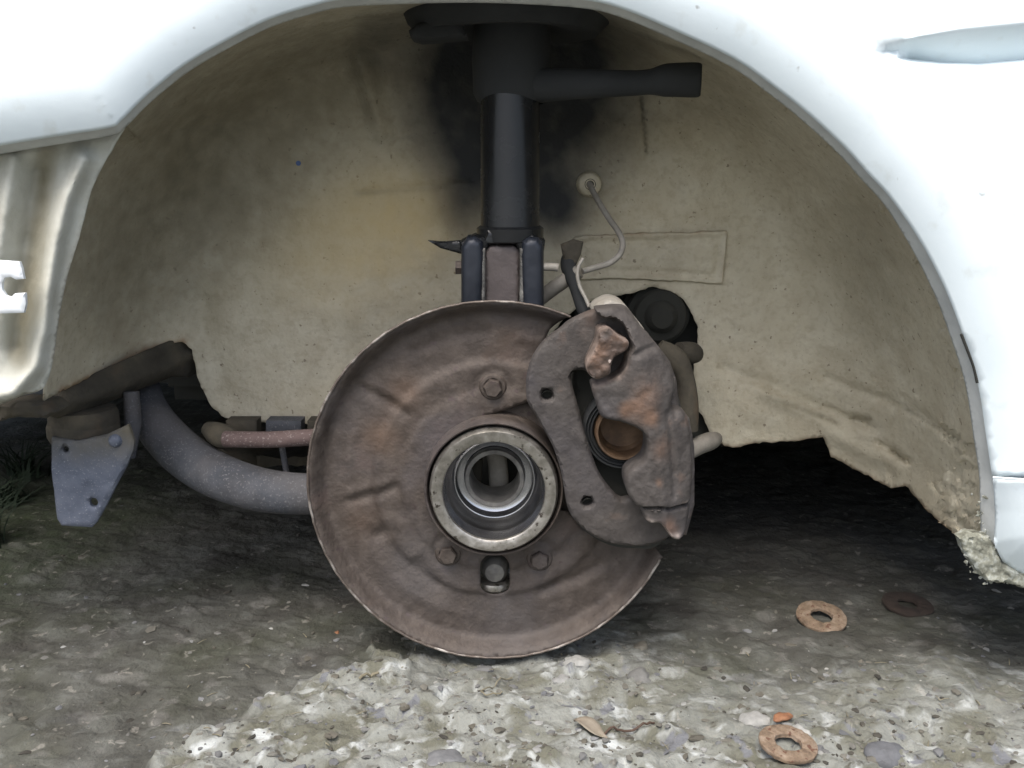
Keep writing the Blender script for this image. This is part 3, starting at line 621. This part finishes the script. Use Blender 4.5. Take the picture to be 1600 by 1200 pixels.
    for b_ in ((770, 606), (700, 867), (843, 875)):
        q = P(*b_, .010); V2 = []; F2 = []
        hx = lambda rr, yy, off: [(q.x + rr * math.cos(a + off), yy, q.z + rr * math.sin(a + off)) for a in np.linspace(0, 2 * math.pi, 6, endpoint=False)]
        off = random.uniform(0, 1)
        for rr, yy in ((.0078, .014), (.0078, .0070), (.0068, .0055), (.0001, .0055)): V2 += hx(rr, yy, off)
        for j in range(3):
            for k in range(6): F2.append((j * 6 + k, j * 6 + (k + 1) % 6, (j + 1) * 6 + (k + 1) % 6, (j + 1) * 6 + k))
        bo = link('bolt', V2, F2, M['rust'], o, 25)
        lathe('bolt_washer', [(.0078, .0012), (.0098, .0014), (.0108, .0024), (.0118, .005)], (q.x, .0105, q.z), M['rust'], o, 28)
    return o
M['wornedge'] = mat('worn_rim_edge', [(.06, .046, .038), (.11, .09, .075), (.50, .47, .43)], 45, .5, .4, bump=.4, bscale=300)
BP = plate()
# ball joint seen through the slot
jc = P(773, 889, .030)
lathe('ball_joint', [(.0001, -.010), (.008, -.009), (.0108, -.005), (.0118, .0), (.0118, .012)], jc, M['greasy'], car, 30, 'greasy ball joint seen through the plate slot')
jb = P(773, 911, .030); lathe('ball_joint_nut', [(.0001, .003), (.0135, .003), (.0143, .001), (.0143, -.002), (.0135, -.003), (.0001, -.003)], jb, M['race'], car, 30, axis='Z')
jw = P(773, 926, .034); lathe('dust_boot', [(.0001, .004), (.010, .003), (.0125, -.002), (.009, -.010), (.0001, -.010)], jw, mat('pale_dust_boot', [(.35, .35, .24), (.5, .5, .36)], 30), car, 30, 'pale dust boot in the plate slot', axis='Z')
# knuckle behind plate
cast('steering_knuckle', dens(spline([(690, 700), (735, 655), (800, 628), (850, 622), (905, 640), (925, 720), (915, 800), (870, 835), (780, 845), (710, 820), (680, 760)], 6, True), 6),
     M['rust'], .020, .075, r=12, sp=6, parent=car, holes=[[(772 + 62 * math.cos(a), 752 + 60 * math.sin(a)) for a in np.linspace(0, 2 * math.pi, 40, endpoint=False)]], label='rusty knuckle casting behind the hub')

# ---------------------------------------------------------------- wheel hub
hub = lathe('wheel_hub', [(.060, .026), (.0578, .012), (.0572, .002), (.0565, -.008), (.0556, -.0105), (.0545, -.0095), (.0540, -.004), (.0536, .004), (.0525, .006), (.0522, -.006)], HC, M['rust'], car, 96, 'brown outer collar of the wheel hub')
lathe('bearing_ring', [(.0522, .012), (.0520, -.009), (.0512, -.0135), (.0500, -.0150), (.0430, -.0150), (.0415, -.0140), (.0410, -.012)], HC, M['race'], hub, 96, 'tarnished bright ring face of the hub')
lathe('hub_bore', [(.0410, -.012), (.0404, .002), (.0398, .0060), (.0375, .0090), (.0345, .0165), (.0335, .0180), (.0328, .0182), (.0322, .0300), (.0300, .0310), (.0260, .0310), (.0255, .0300)], HC, M['bore'], hub, 96, 'polished stepped bore with bright lower arc')
lathe('inner_race', [(.0255, .034), (.0253, .0215), (.0246, .0205), (.0214, .0205), (.0208, .0215), (.0206, .060), (.0230, .070)], HC, M['greasy'], hub, 72, 'dull inner ring deep in the hub')
pc = P(768, 742, .075)
V, Fc = [], []
for i in range(9):
    z_ = pc.z + .030 - i * .0075
    for j in range(7):
        u = (j - 3) / 3; V.append((pc.x + .0025 + u * .0088 + .004 * math.sin(i * .3), .075 - .003 * (1 - u * u) + .004 * (i / 8) ** 2, z_))
for i in range(8):
    for j in range(6): a = i * 7 + j; Fc.append((a, a + 7, a + 8, a + 1))
o = link('shaft_shield', V, Fc, M['hose'], hub, 60, 'grey metal strip visible through the hub bore'); o.modifiers.new('t', 'SOLIDIFY').thickness = .002
tube('shaft_stub', [(pc.x - .016, .085, pc.z - .02), (pc.x - .013, .085, pc.z + .012)], .0055, M['under'], hub, 12)
box('knuckle_back', (HC.x - .05, .105, HC.z - .05), (HC.x + .06, .125, HC.z + .06), M['dark'], car, bev=.006)

# ---------------------------------------------------------------- caliper
PADO = [(890, 502), (876, 514), (852, 532), (834, 556), (825, 580), (822, 604), (824, 628), (836, 648), (852, 676), (866, 704), (876, 736), (882, 768), (887, 794), (896, 812), (912, 828), (936, 844), (960, 852), (996, 855), (1022, 852), (1048, 838),
        (1060, 800), (1064, 720), (1056, 640), (1040, 575), (1005, 515), (978, 488), (950, 482), (922, 487)]
WIN = [(892, 586), (903, 579), (918, 582), (935, 598), (960, 618), (1010, 650), (1030, 690), (1020, 730), (1000, 750), (992, 774), (980, 780), (968, 780), (952, 764), (936, 740), (924, 708), (914, 676), (905, 640), (897, 612)]
circ = lambda cx, cy, r_, n=14: [(cx + r_ * math.cos(2 * math.pi * i / n), cy + r_ * .95 * math.sin(2 * math.pi * i / n)) for i in range(n)]
cal = cast('brake_caliper', dens(spline(PADO, 4, True), 5), M['cast'], -.020, -.010, holes=[dens(spline(WIN, 3, True), 5), circ(855, 618, 9), circ(918, 785, 8.5)], r=6, sp=4.5, amp=.0004, parent=car, label='brown crescent carrier plate of the brake caliper',
     depth=lambda x, y: -.0016 * seg(x, y, [(900, 680), (930, 700)], 10), attrs={'orange': lambda x, y: .25 * np.exp(-((x - 925) ** 2 + (y - 500) ** 2) / 900)})
cast('caliper_body', dens(spline([(900, 545), (930, 520), (985, 505), (1040, 570), (1066, 640), (1074, 720), (1070, 800), (1040, 835), (980, 815), (930, 770), (900, 690)], 5, True), 6), M['dark'], .004, .055, r=8, sp=7, parent=cal, label='dark rear half of the caliper casting')
cast('carrier_rim', dens(spline([(p[0] + 3, p[1] + 3) for p in PADO[:19]] + [(1040, 820), (1040, 640), (1000, 530), (950, 495)], 3, True), 6), M['dark'], -.0085, .002, holes=[dens(spline(WIN, 3, True), 6)], r=3, sp=7, parent=cal)
pcx = P(974, 672, -.010)
lathe('piston_boot', [(.0325, .012), (.0322, .000), (.0305, -.0035), (.0292, -.0005), (.0280, -.0035), (.0268, -.0005), (.0255, -.0035), (.0240, -.0010), (.0238, .006)], pcx, M['matte'], cal, 60, 'ribbed dark rubber boot around the piston')
lathe('piston', [(.0232, .010), (.0230, -.0065), (.0222, -.0080), (.0208, -.0080), (.0200, -.0065), (.0196, .009), (.0170, .0125), (.0001, .0135)], pcx, M['piston'], cal, 60, 'hollow rusty orange caliper piston')
FING = [(932, 487), (950, 484), (966, 483), (984, 486), (1004, 512), (1028, 540), (1044, 564), (1056, 590), (1060, 612), (1056, 630), (1053, 645), (1064, 646), (1076, 653), (1084, 676), (1088, 708), (1089, 740), (1087, 772), (1084, 800), (1080, 828), (1074, 845),
        (1064, 851), (1052, 846), (1042, 832), (1032, 821), (1018, 821), (1008, 812), (1002, 799), (990, 786), (981, 772), (978, 750), (986, 737), (1004, 725), (1011, 712), (1012, 690), (1003, 675), (980, 664), (956, 659), (940, 653),
        (934, 636), (927, 614), (928, 604), (952, 600), (968, 591), (979, 576), (984, 556), (990, 546), (986, 530), (978, 512), (962, 500), (944, 500)]
def fgd(x, y):
    d = .007 * seg(x, y, [(1000, 797), (1030, 795), (1050, 799), (1086, 798)], 2.6)
    d = d + .003 * (y > 799)
    xr = np.interp(y, [480, 560, 620, 680, 760, 850], [955, 1002, 1022, 1030, 1036, 1046])      # crease between front face and outer flank
    d = d + np.maximum(x - xr, 0) * .00030 + np.maximum(xr - 26 - x, 0) * .00006
    d = d + .007 * np.exp(-((x - 1058) / 7) ** 2 - ((y - 640) / 16) ** 2) + .0025 * seg(x, y, [(1046, 650), (1052, 700), (1056, 780)], 5)
    d = d + .010 * np.clip((545 - y) / 60, 0, 1) + .003 * seg(x, y, [(992, 556), (1012, 548), (1030, 545)], 5)
    return d + fbm(x * .05, y * .05, 3, 8) * .0012
edgeL = [(927, 614), (928, 604), (952, 600), (968, 591), (979, 576), (984, 556)]
def brt(x, y):
    return np.clip(.3 * np.exp(-dist(x, y, edgeL) / 2.0) + .5 * np.exp(-((x - 1060) ** 2 + (y - 844) ** 2) / 50) + .7 * np.exp(-dist(x, y, [(1012, 815), (1025, 820), (1034, 826), (1050, 840)]) / 3.5), 0, 1)
def orf(x, y):
    g = lambda cx, cy, s: np.exp(-((x - cx) ** 2 + (y - cy) ** 2) / s ** 2)
    return np.clip(.5 * g(1018, 655, 16) + .5 * g(990, 640, 20) + .35 * g(1010, 610, 25) + .4 * g(1035, 700, 20) + .5 * g(1030, 755, 9) + .6 * g(1048, 830, 16) + .2 * np.exp(-dist(x, y, edgeL) / 7) + .3 * g(975, 640, 12), 0, 1)
cast('caliper_finger', dens(spline(FING, 3, True), 4, jit=.6), M['cast'], -.050, -.0205, r=7, sp=3.2, depth=fgd, amp=.0003, parent=cal, label='thick brown outer casting with bitten edge and pointed tip', attrs={'orange': orf, 'bright': brt})
KNOB = [(936, 520), (944, 515), (952, 514), (960, 520), (970, 528), (983, 535), (981, 546), (972, 553), (960, 560), (955, 572), (953, 585), (940, 592), (931, 593), (921, 586), (917, 578), (919, 568), (928, 550), (934, 536)]
cast('broken_lug', dens(spline(KNOB, 3, True), 3), M['fract'], -.052, -.0205, r=5, sp=3, amp=.0010, ns=.09, parent=cal, label='orange rusty chipped lug on the caliper', attrs={'bright': lambda x, y: .3 * np.exp(-dist(x, y, dens(spline(KNOB, 3, True), 3), True) / 1.8)})
cast('caliper_bridge', dens(spline([(926, 486), (938, 474), (956, 468), (974, 474), (988, 490), (1010, 520), (1000, 530), (960, 500), (935, 495)], 4, True), 4), M['hose'], -.006, .03, r=8, sp=4, parent=cal, label='pale worn top edge of the caliper')
cast('caliper_side', dens([(1000, 512), (1030, 542), (1048, 566), (1058, 596), (1062, 640), (1078, 655), (1086, 700), (1086, 790), (1074, 838), (1050, 838), (1040, 700), (1020, 600)], 6), M['cast'], -.0200, .03, r=6, sp=6, parent=cal)
for cx, cy in ((855, 618), (918, 785)): lathe('plate_hole', [(.0001, .004), (.0044, .004), (.0046, -.0045)], P(cx, cy, -.014), M['dark'], cal, 16)

# items in the arch hole, right of caliper
bc = P(1030, 492, .185)
lathe('steering_boot', [(.0001, -.022), (.010, -.022), (.014, -.018), (.016, -.012), (.024, -.010), (.026, -.004), (.021, 0), (.030, .004), (.031, .010), (.024, .014), (.034, .02), (.034, .05)], bc, M['dark'], car, 40, 'round black rubber boot in the hole behind the caliper')
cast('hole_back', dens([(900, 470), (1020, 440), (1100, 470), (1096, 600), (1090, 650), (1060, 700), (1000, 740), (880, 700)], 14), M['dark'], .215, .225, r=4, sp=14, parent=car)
tpx('knuckle_arm', [(1030, 540, .10, .006), (1055, 560, .10, .010), (1070, 590, .10, .0085), (1074, 630, .10, .010), (1070, 670, .10, .012)], .01, M['under'], car, 'grimy arm behind the caliper')
tpx('pale_arm_end', [(1060, 548, .12, .008), (1082, 552, .13, .010), (1090, 560, .14, .004)], .006, M['under'], car)
tpx('track_rod', [(1060, 712, .09, .0085), (1092, 696, .10, .0085), (1110, 689, .11, .0085), (1120, 685, .12, .006)], .009, M['pale_dirty'], car, 'short pale rod poking out behind the caliper', 16)

# ---------------------------------------------------------------- loose things on the ground
def washer(px, py, ro, ri, th, m, label, tilt, lift=.003):
    x, y, z = onG(px, py); aa = np.linspace(0, 6.28, 24); z = max(z, float(np.percentile(gheight(x + np.outer(np.linspace(ri, ro, 5), np.cos(aa)).ravel(), y + np.outer(np.linspace(ri, ro, 5), np.sin(aa)).ravel()), 88))) + lift - .0015
    prof = []
    for r_, h in ((ri, 0), (ri + .0004, th * .9), (ri + .0012, th), (ro - .0015, th), (ro - .0003, th * .8), (ro, th * .4), (ro - .0003, 0)): prof.append((r_, h))
    o = lathe('washer', prof, (0, 0, 0), m, None, 48, label, axis='Z', closed=True, wob=.03)
    for v in o.data.vertices: v.co.z += .0004 * math.sin(v.co.x * 900 + v.co.y * 700)
    o.location = (x, y, z); o.rotation_euler = tilt
    return props(o, cat='washer', group='rusty washers lying on the ground')
washer(1283, 965, .0232, .0098, .0030, M['washer'], 'tan rusty washer lying alone on dark ground right of the brake plate', (R(13), R(2), 0), .004)
washer(1418, 944, .0238, .0092, .003, M['washerdark'], 'dark brown washer in the shade, farthest right and hard to see', (R(5), 0, .5), .002)
washer(1230, 1180, .0207, .0092, .0032, M['washer'], 'tan rusty washer nearest the camera, on pale concrete beside an orange flake', (R(7), R(-3), 1.1), .004)
def stone(px, py, wpx, label, val, sq=(1, .8, .5), name='stone', m=None):
    x, y, z = onG(px, py); s = wpx / 2 * .00055; V = []; Fc = []; at = []
    blob(V, Fc, (0, 0, 0), s, sq, 3, .0); 
    sd_ = random.random() * 50
    V = [v * (1 + .6 * float(fbm(np.array([v.x / s * 1.3 + sd_]), np.array([v.y / s * 1.3 + v.z / s * 1.7]), 3)[0])) for v in V]
    o = link(name, V, Fc, m or M['pebble'], None, 40, label, None, {'rnd': [val] * len(V)} if not m else None)
    o.location = (x, y, z + (s * .15 if name == 'rust_flake' else -s * sq[2] * .25)); return props(o, cat=name.replace('_', ' '))
GS = 'loose stones in the broken concrete'
for a in ((904, 1043, 44, 'pale rounded stone just below and right of the brake plate bottom', .98), (998, 1057, 42, 'pale grey flat stone, right neighbour of the pale rounded one', .7), (878, 1064, 30, 'small whitish stone left of two larger pale stones', .95),
          (699, 1190, 62, 'dark grey smooth pebble at the bottom edge of the photo', .88), (752, 1040, 34, 'small pale stone directly under the brake plate rim', .75), (1165, 1010, 26, 'small grey stone on dark dirt left of the tan washer', .6),
          (1182, 1125, 46, 'large pale flat stone just left of the orange flake', .97), (1252, 1153, 26, 'small white stone touching the back of the nearest washer', .99), (1000, 1012, 30, 'dull stone half buried in dirt under the plate edge', .4),
          (1385, 1185, 56, 'dark bluish stone near the lower right corner', .83)):
    o = stone(*a); o['group'] = GS
stone(1222, 1134, 30, 'bright orange rust flake behind the nearest washer', 0, (1.2, .5, .25), 'rust_flake', M['orange']).rotation_euler = (0, .3, -.6)
stone(527, 987, 9, 'tiny orange crumb on the dirt left of the plate', 0, (1, .8, .6), 'rust_crumb', M['orange'])
# dry leaf scrap
x, y, z = onG(922, 1152); V = []; Fc = []
for i in range(9):
    t = i / 8; wd = .006 * math.sin(math.pi * min(1, t * 1.05)) + .0008
    for j in (-1, -.5, 0, .5, 1): V.append(((t - .5) * .03, j * wd, .003 + .003 * math.sin(t * 5) + .002 * abs(j)))
for i in range(8):
    for j in range(4): a = i * 5 + j; Fc.append((a, a + 1, a + 6, a + 5))
o = link('dead_leaf', V, Fc, M['leafd'], None, 0, 'curled pale dead leaf scrap on the concrete below the plate'); o.location = (x, y, z); o.rotation_euler = (0, 0, -.7); props(o, cat='leaf'); o.modifiers.new('t', 'SOLIDIFY').thickness = .0004
o.data.name = 'dead_leaf'
def gtube(name, pts, r_, m, label, cat, lift=.002):
    q = spline(pts, 5); w_ = []
    for a, b in q: x, y, z = onG(a, b); w_.append((x, y, z + lift + random.uniform(0, .0008)))
    o = tube(name, w_, r_, m, None, 6, label); tops(o, w_[0]); return props(o, cat=cat)
gtube('twig', [(945, 1152), (970, 1146), (1000, 1142), (1022, 1132)], .0009, mat('dark_twig', [(.05, .03, .02), (.1, .06, .04)]), 'thin dark twig beside the dead leaf', 'twig')
gtube('straw', [(800, 1052), (782, 1062), (768, 1078), (752, 1090), (760, 1098), (785, 1094)], .0006, M['straw'], 'looped dry grass stem under the plate', 'straw')
gtube('straw', [(562, 1070), (576, 1064), (592, 1060)], .0012, M['straw'], 'short pale straw near the left slab edge', 'straw')
# weeds far left, under the car nose
def tuft(px, py, h, n, label):
    x0, y0, z0 = onG(px, py); V = []; Fc = []
    for k in range(n):
        a = random.uniform(0, 6.28); ln = h * random.uniform(.5, 1); bx, by = random.gauss(0, .012), random.gauss(0, .012); wd = random.uniform(.0015, .003); b0 = len(V)
        for i in range(6):
            t = i / 5; d = ln * .7 * t * t; wv = wd * (1 - t * .9)
            c = Vector((bx + math.cos(a) * d, by + math.sin(a) * d, ln * (t - .35 * t * t))); s = Vector((-math.sin(a), math.cos(a), 0)) * wv
            V += [c - s, c + s + Vector((0, 0, .0004))]
        for i in range(5): q = b0 + i * 2; Fc.append((q, q + 1, q + 3, q + 2))
    o = link('grass_tuft', V, Fc, M['weed'], None, 0, label); o.location = (x0, y0, z0); return props(o, cat='grass tuft', group='dark grass tufts at the left under the car nose')
tuft(4, 780, .06, 60, 'dark green grass tuft at the left photo edge beside the hanging bracket')
tuft(40, 740, .08, 60, 'darker grass tuft behind the hanging bracket, deeper under the car')
tuft(-40, 850, .09, 70, 'low grass tuft cut off by the left photo edge, nearest of the tufts')

# gravel, chips and straw bits: nobody could count them
V, Fc, at = [], [], []
N_ = 0
while N_ < 2200:
    px = random.uniform(-60, 1660); py = 780 + 440 * random.random() ** .7
    x, y = G0(px, py)
    c = float(gmasks(np.array([x]), np.array([y]))[2][0])
    if random.random() > .22 + .78 * c: continue
    z = float(gheight(np.array([x]), np.array([y]))[0]); s = .0007 + .0035 * random.random() ** 3.2
    if random.random() < .03: s *= 1.5
    blob(V, Fc, (x, y, z - s * .05), s, (random.uniform(.8, 1.5), random.uniform(.6, 1), random.uniform(.3, .6)), 1, .25, at, random.random() ** (1.1 if c < .5 else .8)); N_ += 1
link('gravel', V, Fc, M['pebble'], None, 30, 'small chips and gravel scattered over the concrete and dirt', 'stuff', {'rnd': at})
V, Fc = [], []
for i in range(60):
    px = random.uniform(250, 1600); py = random.uniform(960, 1200); x, y, z = onG(px, py); a = random.gauss(.3, .9); l = random.uniform(.003, .011)
    p0 = Vector((x, y, z + .0012)); p1 = p0 + Vector((math.cos(a) * l, math.sin(a) * l, random.uniform(-.0005, .001))); pm = (p0 + p1) / 2 + Vector((0, 0, .0006))
    v, f = tubeVF([p0, pm, p1], random.uniform(.0002, .0005), 5); b0 = len(V); V += v; Fc += [tuple(b0 + k for k in q) for q in f]
link('straw_bits', V, Fc, M['straw'], None, 0, 'tiny dry stems and fibres scattered on the ground', 'stuff')
